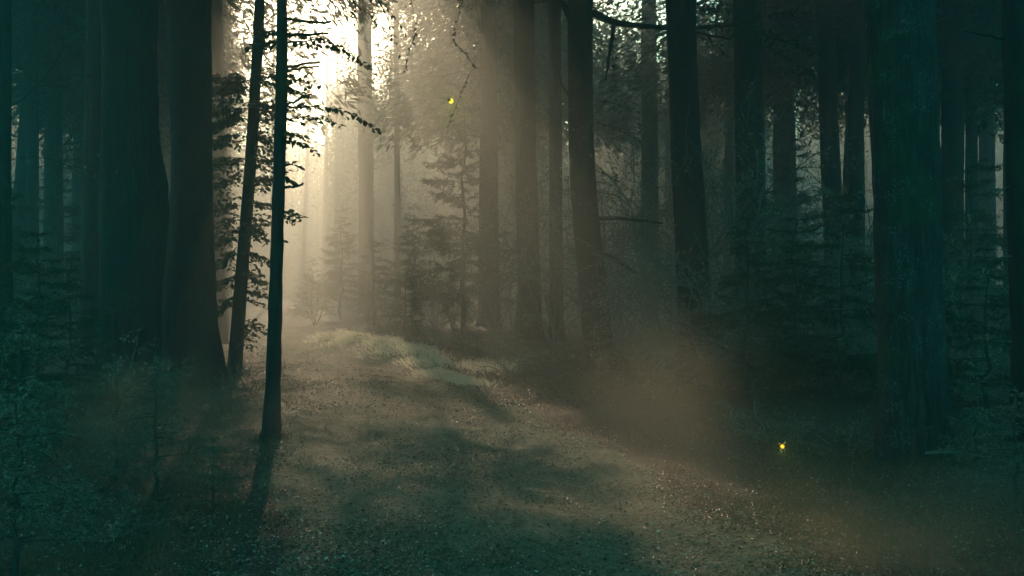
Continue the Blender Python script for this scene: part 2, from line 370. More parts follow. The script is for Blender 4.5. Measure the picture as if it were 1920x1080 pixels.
def add_limbs(mb, base, zs, R, z1, rg, n, topfun, droop=-.15, r=.05):
    for i in range(n):
        z = rg.uniform(*zs); a = rg.uniform(0, 6.28); L = R * rg.uniform(.5, .95)
        x0, y0 = topfun(z)
        p0 = np.array([x0, y0, z]); d = np.array([math.cos(a), math.sin(a), droop + rg.uniform(-.1, .25)])
        pts = [p0, p0 + d * L * .35 + [0, 0, .05 * L], p0 + d * L * .7 + rg.normal(0, .06 * L, 3), p0 + d * L + rg.normal(0, .1 * L, 3)]
        tube(mb, spline(pts, 8), np.linspace(r, r * .2, 8), 5)

TREES = {}
def tree(key, name, depth, sil, label, cat="tree", group=None, H=22, kind='spruce', mat='bark', crown=(9, 21, 3.6, 1500), seed=None, flare=.35, limbs=8, rough=.022):
    """sil: rows (py, x_left, x_right) measured on the trunk's silhouette"""
    rg = np.random.default_rng(seed if seed is not None else abs(hash(key)) % 9999 if False else sum(map(ord, key)) * 7)
    prof = []
    for py, xl, xr in sil:
        p = unproj((xl + xr) / 2, py, depth); prof.append((p[2], p[0], p[1], (xr - xl) / 2 / FPX * depth))
    lo = min(prof, key=lambda r: r[0]); zg = float(ground_h(lo[1], depth)); base = np.array([lo[1], depth, zg])
    root = empty(name, base, label, cat, group)
    tm = trunk_mesh(prof, base, H, rg, flare=flare, rough=rough); tm.build("trunk", M[mat], root)
    z0, z1, R, n = crown
    hi = max(prof, key=lambda r: r[0])
    if limbs:
        for _ in range(limbs // 2):
            lm = MB(); add_limbs(lm, base, (z0 * .8, z1 * .9), R, z1, rg, 1, lambda z: (hi[1] - base[0], 0), r=.045); lm.build("limb", M['twig'], root)
    if n:
        cb = base + np.array([hi[1] - base[0], 0, 0])
        cm = crown_mesh(kind, cb, z0, z1, R, n, rg); o = cm.build("crown", M['crown'], root, False); o.location = cb - base
    TREES[key] = (root, base, depth); return root

def child_local(key, p):  # world -> local of a tree
    return np.asarray(p) - TREES[key][1]

B = 'beech'
tree('edge_left', "spruce_tree", 12.0, [(0, -4, 21), (300, -6, 20), (560, -8, 22), (760, -12, 26)], "slim dark trunk cut by the frame, behind the drooping spruce sprays", H=20, crown=(8, 19, 3.2, 1100))
tree('behind_a', "spruce_tree", 22.0, [(0, 163, 197), (300, 158, 197), (560, 150, 200), (680, 145, 205)], "misty grey trunk half hidden behind the stout black trunk", H=22)
tree('faint_60', "spruce_tree", 30.0, [(0, 48, 70), (400, 48, 72), (640, 46, 74)], "faint thin trunk in the gloom next to the slim dark edge trunk", H=22)
tree('A', "spruce_tree", 14.6, [(0, 190, 292), (60, 195, 293), (275, 195, 297), (350, 194, 316), (440, 193, 314), (540, 191, 301), (650, 187, 299), (745, 176, 302)], "stout black trunk of a twin pair, the nearer one, with a bulging flank", H=24, crown=(9, 23, 4.6, 2400), flare=.06, group="twin black trunks")
tree('B', B + "_tree", 16.2, [(0, 313, 394), (275, 322, 396), (350, 322, 397), (500, 308, 400), (560, 303, 404), (640, 302, 410), (700, 296, 424)], "black trunk of a twin pair, the farther one, beside the leafy saplings", H=24, kind=B, mat='bark_beech', crown=(9, 23, 5, 2400), flare=.06, group="twin black trunks")
tree('C', B + "_tree", 17.8, [(0, 478, 496), (80, 474, 494), (140, 470, 490), (260, 463, 484), (400, 452, 474), (540, 439, 463), (640, 431, 457), (705, 426, 452)], "thin leaning black stem with leafy sprays, standing beside the twin black trunks", H=14, kind=B, mat='bark_beech', crown=(8.5, 14, 2.6, 700), flare=.3, limbs=4, rough=.045)
tree('D', B + "_tree", 10.5, [(0, 518, 538), (60, 519, 538), (130, 517, 539), (195, 516, 539), (260, 514, 536), (330, 512, 535), (400, 509, 533), (470, 508, 531), (540, 505, 529), (590, 504, 530), (640, 502, 527), (680, 499, 528), (720, 500, 525), (770, 496, 524), (800, 493, 521)], "thin black stem with broken branch stubs, standing at the near edge of the path", H=12, kind=B, mat='bark_beech', crown=(7, 12, 2.2, 500), flare=.6, limbs=4, rough=.09)
tree('E', "spruce_tree", 51.0, [(0, 670, 696), (250, 671, 699), (450, 673, 701), (598, 673, 704)], "pale hazy trunk rising out of the golden light beyond the path", H=18.5, crown=(12.5, 18.5, 3.4, 900), limbs=4)
tree('F', "spruce_tree", 48.0, [(0, 738, 748), (300, 739, 750), (600, 739, 752)], "very thin ghostly trunk in the golden haze next to the pale hazy trunk", H=20, crown=(9.5, 20, 4, 1500), limbs=3)
tree('H', "spruce_tree", 34.0, [(0, 902, 930), (300, 900, 934), (620, 896, 938)], "dim trunk in a dark mass of spruce boughs, centre of the wood", H=24, crown=(11, 23, 3.2, 1600))
tree('I', "spruce_tree", 25.0, [(0, 962, 1002), (250, 964, 1004), (450, 970, 1011), (560, 973, 1016), (665, 976, 1020)], "dark green trunk, first of the close group of three, with hanging boughs", H=24, crown=(10.5, 23, 3.4, 1500), group="close group of three trunks")
tree('J', "spruce_tree", 26.5, [(0, 1029, 1052), (300, 1030, 1054), (500, 1030, 1055), (655, 1030, 1058)], "narrow upright trunk, middle one of the close group of three", H=22, group="close group of three trunks", crown=(10.5, 21, 2.8, 1000))
tree('K', B + "_tree", 17.6, [(0, 1066, 1112), (150, 1065, 1112), (250, 1066, 1113), (350, 1069, 1117), (420, 1074, 1124), (540, 1085, 1138), (640, 1094, 1148), (715, 1098, 1158)], "leaning trunk with side limbs, foremost of the close group of three", H=22, kind=B, mat='bark_beech', group="close group of three trunks", crown=(8.5, 21, 4.6, 2000), flare=.2)
tree('M', "spruce_tree", 42.0, [(0, 1203, 1231), (300, 1202, 1234), (600, 1200, 1236)], "misty straight trunk in the gap before the mossy twig covered trunk", H=24, limbs=4)
tree('N', B + "_tree", 16.0, [(0, 1248, 1303), (120, 1252, 1306), (250, 1256, 1312), (400, 1264, 1324), (540, 1270, 1332), (730, 1270, 1340)], "mossy trunk wrapped in fine twigs, standing in the tangled undergrowth", H=23, kind=B, mat='bark_beech', crown=(8.5, 22, 4.6, 2000), limbs=9)
tree('O', "spruce_tree", 20.5, [(0, 1375, 1426), (200, 1377, 1428), (400, 1379, 1431), (690, 1378, 1436)], "straight dark trunk behind the dangling leafy branch", H=24, crown=(9, 23, 4, 1600))
tree('P', "spruce_tree", 38.0, [(0, 1451, 1487), (300, 1450, 1492), (620, 1446, 1496)], "broad faint trunk in mist past the straight dark trunk", H=24)
tree('P2', "spruce_tree", 44.0, [(0, 1359, 1376), (300, 1358, 1377), (620, 1357, 1380)], "faint sliver of trunk touching the straight dark trunk in the mist", H=22, limbs=4)
tree('Q', "spruce_tree", 23.5, [(0, 1529, 1567), (200, 1535, 1570), (320, 1539, 1575), (450, 1545, 1582), (660, 1548, 1590)], "slightly leaning trunk beside the narrow bowed trunk", H=23, crown=(9, 22, 3.5, 1400))
tree('R', B + "_tree", 21.5, [(0, 1596, 1622), (120, 1594, 1620), (230, 1590, 1619), (330, 1590, 1620), (480, 1592, 1621), (680, 1592, 1624)], "narrow bowed trunk next to the big lichen spotted trunk", H=21, kind=B, mat='bark_beech', crown=(9, 20, 3, 1100))
tree('S', "spruce_tree", 8.6, [(0, 1628, 1745), (150, 1632, 1751), (260, 1635, 1756), (400, 1640, 1760), (540, 1644, 1763), (700, 1648, 1768), (890, 1646, 1782)], "big near trunk with rough bark covered in pale lichen spots", H=25, mat='bark_lichen', crown=(8, 24, 4.2, 2200), flare=.22)
tree('T1', "spruce_tree", 24.0, [(0, 1768, 1806), (300, 1766, 1806), (640, 1764, 1808)], "shadowy trunk just behind the big lichen spotted trunk", H=23)
tree('T2', "spruce_tree", 30.0, [(0, 1812, 1832), (300, 1811, 1833), (640, 1810, 1836)], "thin shadowy trunk in the dark gap by the frame edge trunk", H=22, limbs=4)
tree('U', "spruce_tree", 9.4, [(0, 1882, 1962), (280, 1888, 1970), (540, 1896, 1982), (860, 1902, 1996)], "black near trunk cut off by the frame beside the dark gap", H=24, crown=(8, 23, 4.2, 1800))

# --- the wood behind: each tree its own crown (clumps left out where sunlight is wanted)
SHADE = set()
def background():
    rg = np.random.default_rng(21); placed = []
    spots = []
    # measured depths of the wood: rows of trees receding, thinner above the path
    tries = 0
    while len(spots) < 46 and tries < 6000:
        tries += 1
        d = rg.uniform(30, 92); px = rg.uniform(-250, 2150); x = (px - 960) / FPX * d
        if abs(x - path_c(d)) < 3.0 and d < 75: continue
        if 540 < px < 1010 and d < 72: continue
        if any((x - a) ** 2 + (d - b) ** 2 < 4.6 ** 2 for a, b in spots): continue
        if any((x - b[0]) ** 2 + (d - b[1]) ** 2 < 9 for _, b, _ in TREES.values()): continue
        spots.append((x, d))
    # a few unseen ones beside and behind the camera, added to darken the wood
    spots += [(-7.5, 6), (6.5, 2), (-5.5, -3), (5.0, -5), (-12, 10), (11, 8), (12.5, 15), (-13, 20), (0.5, -9), (13, 24), (-15, 30)]
    for px, d in [(402, 28), (984, 29), (412, 34), (425, 43), (384, 52), (340, 38), (365, 46), (352, 29), (322, 58), (250, 34), (230, 45), (150, 40), (100, 33), (632, 70), (918, 50), (917, 41), (985, 44), (1090, 52), (985, 60), (918, 66), (1420, 33), (1560, 34), (1660, 30), (1720, 42), (1850, 36), (1900, 27)]:
        SHADE.add(len(spots)); spots.append(((px - 960) / FPX * d, d))  # extra wide-crowned trees, mostly hidden, added to shade path and air
    for i, (x, d) in enumerate(spots):
        z = float(ground_h(x, d)); base = np.array([x, d, z]); r = rg.uniform(.14, .32); Ht = 17.0 if d in (28, 29) else rg.uniform(17, 25)
        kd = 'spruce' if rg.random() < .6 else 'beech'
        px = 960 + FPX * x / d if d > 1 else -999
        root = empty(kd + "_tree", base, None, "tree", "misty trees of the wood behind")
        big = i in SHADE; lean = rg.normal(0, .25) * (not big)
        prof = [(z, x, d, r * 1.15), (z + 2, x + lean * .1, d, r), (z + 9, x + lean, d, r * .8)]
        trunk_mesh(prof, base, Ht, rg, seg=12, flare=.3).build("trunk", M['bark'], root)
        lowc = 11.6 if d in (28, 29) else 8.5 if big else rg.uniform(6, 10) if kd == 'spruce' else rg.uniform(7, 10)
        if d > 55: lowc = rg.uniform(3, 7)
        cm = crown_mesh(kd, base, lowc, Ht - .5, 7.5 if d in (28, 29) else 5.2 if big else rg.uniform(3.2, 5.0), 8000 if d in (28, 29) else 3400 if big else 1900, rg, size=.34)
        if cm.n: cm.build("crown", M['crown'], root, False)
        placed.append((px, d, kd, r, root))
    # the far wall of spruces that closes the wood
    far = []
    for k in range(3):
        b0 = np.array([0, 400.0, 0]); st = MB(); tube(st, [(0, 0, -.5), (0, 0, 6), (.1, 0, 23)], [.26, .2, .04], 8)
        far.append((st.mesh("trunk", M['bark']), crown_mesh('spruce', b0, .6, 24.5, 3.6, 2600, rg, size=.6).mesh("crown", M['crown'], False)))
    for row, (dist, step) in enumerate([(92, 3.4), (104, 3.8), (118, 4.6)]):
        for j, xx in enumerate(np.arange(-62 - 6 * row, 62 + 6 * row, step)):
            x = xx + rg.normal(0, .7); d = dist + rg.normal(0, 2.2); a, b = far[rg.integers(0, 3)]
            root = empty("spruce_tree", (x, d, float(ground_h(x, d))), "pale spruce in the far wall of haze", "tree", "far wall of hazy spruces")
            px = 960 + FPX * x / d; sc = rg.uniform(.8, 1.05) * (1 - .2 * float(smooth(440, 500, px) * (1 - smooth(620, 720, px)))); root.scale = (sc, sc, sc * rg.uniform(.95, 1.1) * (1 + .2 * float(1 - smooth(400, 470, px) * (1 - smooth(650, 720, px))))); root.rotation_euler = (0, 0, rg.uniform(0, 6.28))
            link("trunk", a, root); link("crown", b, root)
    return placed
BACK = background()

# ------------------------------------------------------------------ branches, saplings and undergrowth
def joined(name, parts, parent=None):
    """one mesh from several (MB, material) pieces"""
    parts = [(m, a) for m, a in parts if m.n]
    big = MB(); idx = []
    q_i, t_i = [], []
    for k, (m, _) in enumerate(parts):
        off = big.n
        for v in m.v: big.v.append(v)
        for q in m.q: big.q.append(q + off); q_i.append(np.full(len(q), k))
        for t in m.t: big.t.append(t + off); t_i.append(np.full(len(t), k))
        big.n += m.n
    me = big.mesh(name, None)
    for _, a in parts: me.materials.append(a)
    ids = np.concatenate(q_i + t_i).astype(np.int32)
    if len(ids) == len(me.polygons): me.polygons.foreach_set("material_index", ids)
    return link(name, me, parent)

def needles(mb, segs, length, per_m, w, rg, flat=.55):
    P = np.array([s[0] for s in segs]); Q = np.array([s[1] for s in segs]); L = np.linalg.norm(Q - P, axis=1)
    cnt = rg.poisson(L * per_m); i = np.repeat(np.arange(len(P)), cnt); n = len(i)
    if n == 0: return
    t = rg.random((n, 1)); p = P[i] + (Q - P)[i] * t; ax = norm(Q - P)[i]
    r = rg.normal(size=(n, 3)) * np.array([1, 1, flat]); r = norm(r - (r * ax).sum(1, keepdims=True) * ax)
    d = norm(ax * .6 + r * .8); l = (length * rg.uniform(.7, 1.2, n))[:, None]; side = norm(np.cross(d, rg.normal(size=(n, 3)))) * w
    v = np.stack([p - side, p + side, p + d * l], 1); mb.tris(v.reshape(-1, 3), np.arange(n * 3).reshape(-1, 3))

def spruce_bough(tw, segs, p0, d0, L, rg, r=.012, droop=.25, side_step=.12, upturn=.12, twist=0):
    d0 = norm(d0); n = 9; t = np.linspace(0, 1, n)[:, None]; lat = norm(np.cross(d0, [0, 0, 1.0]))
    pts = p0 + d0 * L * t + np.array([0, 0, 1.0]) * (-droop * L * t ** 1.5 + upturn * L * t ** 4) + lat * rg.normal(0, .04 * L) * t ** 2
    tube(tw, pts, np.linspace(r, r * .2, n), 4, cap=False)
    for a, b in zip(pts[1:-1], pts[2:]): segs.append((a, b))
    k = int(L / side_step)
    for i in range(k):
        u = (i + .6) / k
        if u < .15: continue
        base = np.array([np.interp(u, t[:, 0], pts[:, j]) for j in range(3)])
        for sgn in (-1, 1):
            if rg.random() < .12: continue
            l = L * .42 * (1 - u) ** .7 * rg.uniform(.7, 1.1) + .04
            d = norm(d0 * .75 + lat * sgn * .75 + np.array([0, 0, -.12 - droop * .6 + rg.normal(0, .28)]))
            m = base + d * l * .55 + rg.normal(0, .02, 3) * l * 3; e = base + d * l + np.array([0, 0, -.12 * l])
            tube(tw, np.array([base, m, e]), np.array([r * .4, r * .28, r * .12]), 3, cap=False)
            segs.append((base, m)); segs.append((m, e))
            if l > .3:
                for s2 in (-1, 1):
                    for f in (.35, .65):
                        b2 = base + (e - base) * f; l2 = l * .4 * rg.uniform(.6, 1.1)
                        d2 = norm(d + norm(np.cross(d, [0, 0, 1.0])) * s2 * .9 + np.array([0, 0, -.2]))
                        segs.append((b2, b2 + d2 * l2))

def young_spruce_mesh(Hs, R, whorls, nl, per_m, w, rg, z0=.12, droop=.2):
    st, tw, nd, segs = MB(), MB(), MB(), []
    zs = np.linspace(0, Hs, 12); wob = rg.normal(0, .01 * Hs, (12, 2)); wob[0] = 0
    pts = np.stack([wob[:, 0], wob[:, 1], zs - .05], 1)
    tube(st, pts, np.linspace(.012 * Hs + .006, .003, 12), 7)
    segs.append((pts[-3], pts[-1] + np.array([0, 0, .03 * Hs])))
    for k in range(whorls):
        f = (k + .5) / whorls; z = Hs * (z0 + (1 - z0) * f); L = R * (1 - f) ** .75 * rg.uniform(.8, 1.1) + .03 * Hs
        nb = rg.integers(4, 7); a0 = rg.uniform(0, 6.28)
        for b in range(nb):
            if rg.random() < .22: continue
            a = a0 + b * 6.283 / nb + rg.normal(0, .25)
            c = np.array([np.interp(z, zs, pts[:, 0]), np.interp(z, zs, pts[:, 1]), z + rg.uniform(-.5, .5) * Hs / whorls])
            spruce_bough(tw, segs, c, np.array([math.cos(a), math.sin(a), .28 - .2 * (1 - f)]), L * rg.uniform(.45, 1.2), rg, r=.004 + .005 * L, droop=droop * rg.uniform(.4, 2.2), side_step=max(.06, .09 * L), upturn=.15)
    needles(nd, segs, nl, per_m, w, rg); return st, tw, nd

def leafy_spray(tw, lv, p0, p1, rg, leaf=.075, step=.07, droop=.12, side=.34, r=.008, plane=None, dens=1.0, hang=.5):
    p0 = np.asarray(p0, float); p1 = np.asarray(p1, float); ax = p1 - p0; L = np.linalg.norm(ax); d0 = ax / L
    up = np.array([0, 0, 1.0]); lat = norm(np.cross(d0, up)); ro = rg.normal(0, .55); lat = lat * math.cos(ro) + up * math.sin(ro); n = 10; t = np.linspace(0, 1, n)[:, None]
    pts = p0 + ax * t + up * droop * L * (4 * t * (1 - t)) * .5 + rg.normal(0, .012 * L, (n, 3)) * t
    tube(tw, pts, np.linspace(r, r * .2, n), 4, cap=False)
    def nodes(a, b, ll, dd):
        l = np.linalg.norm(b - a); m = max(1, int(l / step)); s = np.linspace(.15, 1, m)[:, None]
        q = a + (b - a) * s; la = norm(np.cross(dd, up)) * np.where(np.arange(m) % 2 == 0, 1, -1)[:, None]
        keep = rg.random(m) < dens
        lv.add(q[keep], (norm(dd) * .5 + la * .8 + rg.normal(0, .25, (m, 3)) - up * hang * rg.random((m, 1)))[keep], (leaf * rg.uniform(.6, 1.15, m))[keep], (leaf * rg.uniform(.5, .72, m))[keep])
    for i in range(n - 1): nodes(pts[i], pts[i + 1], L, d0)
    k = max(3, int(L / .11))
    for i in range(k):
        u = .12 + .88 * i / k; b = np.array([np.interp(u, t[:, 0], pts[:, j]) for j in range(3)]); s = 1 if i % 2 else -1
        l = L * side * (1.05 - u * .8) * rg.uniform(.5, 1.1); d = norm(d0 * .8 + lat * s * .75 + up * rg.normal(-.05, .14))
        e = b + d * l - up * .08 * l; tube(tw, np.array([b, (b + e) / 2 + rg.normal(0, .03 * l, 3), e]), np.array([r * .4, r * .3, r * .12]), 3, cap=False)
        nodes(b, e, l, d)

def bare_branch(tw, p0, d0, L, r, rg, depth=3, lv=None, leaf=.05, droop=.1, spread=.8, tips=None):
    n = 6; d = norm(d0); pts = [np.asarray(p0, float)]
    for i in range(n - 1):
        d = norm(d + rg.normal(0, .16, 3) + np.array([0, 0, -droop * .3])); pts.append(pts[-1] + d * L / (n - 1))
    pts = np.array(pts); tube(tw, pts, np.linspace(r, r * .45, n), 5 if r > .01 else 3, cap=False)
    if lv is not None and depth <= 1:
        k = rg.integers(0, 4)
        if k: lv.add(pts[rg.integers(2, n, k)], rg.normal(size=(k, 3)) + np.array([0, 0, -.8]), leaf * rg.uniform(.6, 1.2, k), leaf * rg.uniform(.35, .6, k))
    if depth > 0:
        for j in range(rg.integers(4, 7)):
            i = rg.integers(1, n); dd = norm(pts[i] - pts[i - 1])
            q = norm(np.cross(dd, rg.normal(size=3)))
            bare_branch(tw, pts[i], dd * .7 + q * spread * np.array([1, 1, .55]), L * rg.uniform(.35, .62), r * .5, rg, depth - 1, lv, leaf, droop, spread, tips)

def shrub_mesh(Hs, R, rg, stems=5, depth=3, leafn=.05, droop=.15, up=1.2, r=None):
    tw, lv, lm = MB(), Leaves(), MB()
    for s in range(stems):
        a = rg.uniform(0, 6.28); d = np.array([math.cos(a), math.sin(a), up * rg.uniform(.6, 1.6)])
        bare_branch(tw, np.array([.05 * math.cos(a), .05 * math.sin(a), -.08]), d, Hs * rg.uniform(.6, .95), r or (.008 + .0055 * Hs), rg, depth, lv, leafn, droop)
    lv.into(lm); return tw, lm

# ---- parts measured on the photograph and hung on their own trees
def on(key, *pts):
    d = TREES[key][2]; b = TREES[key][1]
    return [unproj(p[0], p[1], d + (p[2] if len(p) > 2 else 0)) - b for p in pts]

def stub(key, pts, w0, w1, label=None):
    mb = MB(); d = TREES[key][2]; p = spline(on(key, *pts), 9) + np.r_[[np.zeros(3)], rng.normal(0, .006, (8, 3))]
    tube(mb, p, np.linspace(w0, w1, 9) / FPX * d / 2, 6); o = mb.build("branch_stub", M['bark'], TREES[key][0])
    if label: o["label"] = label

for pts, a, b in [([(536, 35, -.02), (560, 37, -.1), (585, 43, -.15), (621, 41, -.2)], 7, 4.5), ([(536, 64, -.02), (590, 64, -.12), (617, 63, -.15)], 7, 4), ([(536, 80, -.02), (575, 77, .2), (608, 71, .3)], 4, 2.5),
                  ([(535, 128, -.02), (570, 119, -.15), (599, 117, -.2)], 6, 4), ([(535, 131, -.02), (570, 127, .12), (599, 125, .2)], 5.5, 3.5), ([(534, 197, -.02), (560, 188, -.1), (585, 176, -.15)], 5.5, 3.5),
                  ([(534, 200, -.02), (560, 202, .1), (579, 200, .15)], 5, 3), ([(531, 350, -.02), (550, 352, -.1), (569, 345, -.15)], 6, 4), ([(530, 452, -.02), (541, 453, -.05)], 4, 3)]:
    stub('D', pts, a, b)
stub('C', [(491, 95), (505, 115), (518, 127)], 3.5, 2)
stub('C', [(474, 68), (468, 55), (462, 44)], 3.5, 2)
for pts, a, b in [([(1110, 22), (1135, 38), (1165, 49), (1210, 50), (1250, 51), (1300, 62)], 15, 5), ([(1070, 34), (1060, 14), (1040, -8), (1020, -40)], 14, 8),
                  ([(1122, 410), (1160, 408), (1200, 414), (1242, 418)], 9, 4), ([(1130, 478), (1160, 488), (1185, 508), (1216, 526)], 12, 4), ([(1150, 48), (1148, 80), (1140, 110), (1136, 150)], 9, 4),
                  ([(1066, 180), (1050, 150), (1046, 130)], 5, 2)]:
    stub('K', pts, a, b)
stub('N', [(1302, 52), (1340, 52), (1375, 46), (1420, 40)], 8, 3)
stub('N', [(1302, 60), (1340, 68), (1372, 74)], 6, 3)
stub('U', [(1890, 75), (1850, 66), (1812, 58)], 5, 2)
stub('U', [(1895, 270), (1878, 267)], 4, 2)

def leafy(key, start, end, mat='leaf', leaf=.075, depth_shift=(0, 0), **kw):
    p = on(key, (*start, depth_shift[0]), (*end, depth_shift[1])); tw, lv, lm = MB(), Leaves(), MB()
    leafy_spray(tw, lv, p[0], p[1], rng, leaf=leaf, **kw); lv.into(lm, tilt=.6)
    return joined("leafy_branch", [(tw, M['twig']), (lm, M[mat])], TREES[key][0])

for (a, b, s) in [((470, 152), (392, 146), (0, -.3)), ((476, 150), (552, 146), (0, .5)), ((468, 168), (388, 182), (0, .6)), ((462, 205), (385, 215), (0, -.4)), ((465, 190), (520, 200), (0, .7)),
                  ((462, 222), (388, 246), (0, .5)), ((466, 215), (540, 228), (0, .3)), ((460, 262), (392, 270), (0, -.5)), ((462, 258), (516, 268), (0, .6)), ((458, 300), (390, 312), (0, .4)), ((462, 292), (530, 306), (0, -.4)),
                  ((455, 330), (392, 352), (0, -.3)), ((456, 345), (512, 340), (0, .5)), ((450, 385), (395, 392), (0, .5)), ((454, 372), (516, 384), (0, -.4)), ((448, 412), (400, 430), (0, .3)), ((452, 405), (508, 418), (0, .2)),
                  ((446, 445), (398, 462), (0, -.4)), ((450, 438), (506, 452), (0, .5)), ((444, 475), (402, 500), (0, .4)), ((446, 470), (500, 490), (0, -.2)), ((440, 515), (402, 545), (0, .3)), ((444, 508), (498, 530), (0, .4)), ((440, 555), (410, 585), (0, .2)), ((444, 548), (500, 556), (0, .3)), ((440, 600), (490, 612), (0, .3)), ((438, 630), (482, 640), (0, .2))]:
    leafy('C', a, b, depth_shift=s, leaf=.115, step=.03, droop=rng.uniform(-.05, .2), side=.5)
    dy = rng.uniform(-16, 16); leafy('C', (a[0], a[1] + dy), (b[0] + rng.uniform(-15, 15), b[1] + dy + rng.uniform(-14, 18)), depth_shift=(s[0], -s[1] * rng.uniform(.3, 1.5)), leaf=.10, step=.04, droop=rng.uniform(-.05, .2), side=.5)
    dy = rng.uniform(-22, 22); leafy('C', (a[0], a[1] + dy), (b[0] + rng.uniform(-20, 20), b[1] + dy + rng.uniform(-20, 26)), depth_shift=(0, rng.uniform(-.7, .7)), leaf=.085, step=.035, r=.006, droop=rng.uniform(-.05, .25), side=.6)
for (a, b, s, kw) in [((532, 152), (602, 162), (0, .4), {}), ((532, 170), (576, 180), (0, -.3), {}), ((531, 206), (708, 247), (0, .5), dict(side=.16, droop=.25)), ((531, 225), (640, 238), (0, -.3), dict(side=.2)),
                      ((530, 262), (600, 292), (0, .3), {}), ((530, 255), (572, 262), (0, -.3), {}), ((529, 310), (566, 316), (0, .3), {}), ((528, 332), (552, 350), (0, .2), {}), ((528, 398), (568, 410), (0, .3), {}), ((526, 405), (558, 418), (0, -.2), {}),
                      ((522, 60), (480, 78), (0, .4), {}), ((522, 85), (470, 92), (0, .4), {}), ((536, 88), (640, 98), (0, .5), dict(side=.14, dens=.8)), ((536, 62), (700, 138), (.1, .7), dict(side=.12, droop=.2))]:
    leafy('D', a, b, depth_shift=s, leaf=.08, step=.024, r=.006, **{**dict(droop=.15, side=.42), **kw})
# hanging leafy twigs from limbs above the frame, over the glade
for (a, b, s, kw) in [((560, -80), (632, 22), (.3, .6), {}), ((600, -50), (735, 78), (.3, .9), {}), ((575, -40), (588, 52), (.4, .4), {}), ((640, -70), (665, 50), (.5, .8), {}), ((650, -60), (760, 60), (.5, 1), {}), ((690, -40), (750, 100), (.6, 1), {})]:
    leafy('D', a, b, depth_shift=s, leaf=.06, step=.05, side=.16, r=.006, droop=.1, dens=.8, hang=1.2)
for (a, b, s, kw) in [((900, -120), (760, 20), (0, -1), {}), ((890, -80), (850, 80), (0, -1), {}), ((760, -60), (782, 66), (-1, -1), {}), ((780, 60), (756, 140), (-1, -1), {}), ((850, 78), (894, 130), (-1, -1), {}), ((880, 140), (838, 250), (-1, -1), {})]:
    leafy('K', a, b, depth_shift=s, leaf=.07, step=.12, side=.12, r=.009, droop=.1, dens=.6, hang=1.2)
for (a, b, s) in [((1150, 60), (1240, 100), (0, .5)), ((1120, 190), (1200, 215), (0, .4)), ((1118, 230), (1205, 270), (0, .4)), ((1122, 10), (1240, -10), (0, .8)), ((1150, 55), (1145, 190), (0, .3)), ((1118, 320), (1190, 365), (0, .4))]:
    leafy('K', a, b, depth_shift=s, leaf=.075, step=.09, side=.3, droop=.12, dens=.7)
for (a, b, s) in [((1304, 20), (1420, 22), (-.3, -.8)), ((1304, 50), (1440, 60), (-.3, -.8)), ((1306, 66), (1370, 110), (-.3, -.6)), ((1330, 40), (1500, 92), (-.5, -1.2)), ((1400, 60), (1545, 110), (-.8, -1)), ((1420, 80), (1530, 150), (-.8, -1)), ((1306, 10), (1390, -12), (-.2, -.6)), ((1440, 30), (1540, 26), (-.8, -.8))]:
    leafy('N', a, b, depth_shift=s, leaf=.085, step=.055, side=.4, droop=.1, r=.009)
for (a, b, s) in [((1568, 30), (1610, 70), (-.3, -.6)), ((1570, 70), (1606, 120), (-.3, -.5)), ((1532, 40), (1470, 58), (-.3, -.5)), ((1534, 80), (1480, 115), (-.3, -.4))]:
    leafy('Q', a, b, depth_shift=s, leaf=.11, step=.1, side=.35, droop=.1)

def twigs(key, start, dirpx, L, depth=2, mat='pale_twig', r=.008, shift=-.2, droop=.2, leafmat='leaf_dry', n=1):
    """fine bare twigs with a few withered leaves; dirpx in the picture's x, up and depth directions"""
    tw, lv, lm = MB(), Leaves(), MB(); p = on(key, (*start, shift))[0]
    for _ in range(n): bare_branch(tw, p, np.array([dirpx[0], dirpx[2], dirpx[1]]) + rng.normal(0, .15, 3), L, r, rng, depth, lv, .05, droop)
    lv.into(lm); return joined("twig_spray", [(tw, M[mat]), (lm, M[leafmat])], TREES[key][0])

for st, d, L in [((1066, 190), (-.7, -.3, -.3), 1.0), ((1064, 260), (-.5, -.8, -.3), 1.2), ((1066, 330), (-.2, -1, -.3), 1.1), ((1112, 160), (.9, -.3, -.3), 1.3), ((1114, 250), (.9, -.5, -.4), 1.4), ((1116, 330), (.9, -.2, -.4), 1.4), ((1126, 420), (.9, .1, -.3), 1.2), ((1135, 500), (.8, -.4, -.3), 1.2), ((1090, 560), (-.9, .05, -.3), .9), ((1100, 640), (-.9, -.1, -.3), .9), ((1074, 420), (-.6, -.2, -.4), .8)]:
    twigs('K', st, d, L)
for st, d, L in [((1256, 150), (-.6, -.4, -.4), 1.2), ((1262, 300), (-.8, -.3, -.4), 1.3), ((1290, 180), (.3, -.8, -.6), 1.1), ((1320, 300), (.8, -.3, -.4), 1.3), ((1270, 420), (-.8, -.2, -.4), 1.3), ((1325, 420), (.9, -.2, -.4), 1.4), ((1272, 520), (-.5, -.7, -.4), 1.4), ((1300, 430), (.2, -1, -.6), 1.5), ((1330, 540), (.8, -.4, -.4), 1.3)]:
    twigs('N', st, d, L)
twigs('J', (1000, 15), (.5, -.45, -.5), .9, depth=1, r=.01); twigs('I', (985, 190), (-.9, .2, -.3), 1.4); twigs('I', (985, 300), (-.9, .1, -.3), 1.3); twigs('I', (1004, 250), (.7, -.3, -.3), 1.1)
for st, d, L in [((1540, 300), (-.9, .15, -.4), 1.4), ((1545, 400), (-.9, 0, -.3), 1.2), ((1575, 120), (.8, .1, -.3), 1.0), ((1560, 470), (.6, -.2, -.3), 1.1)]: twigs('Q', st, d, L)
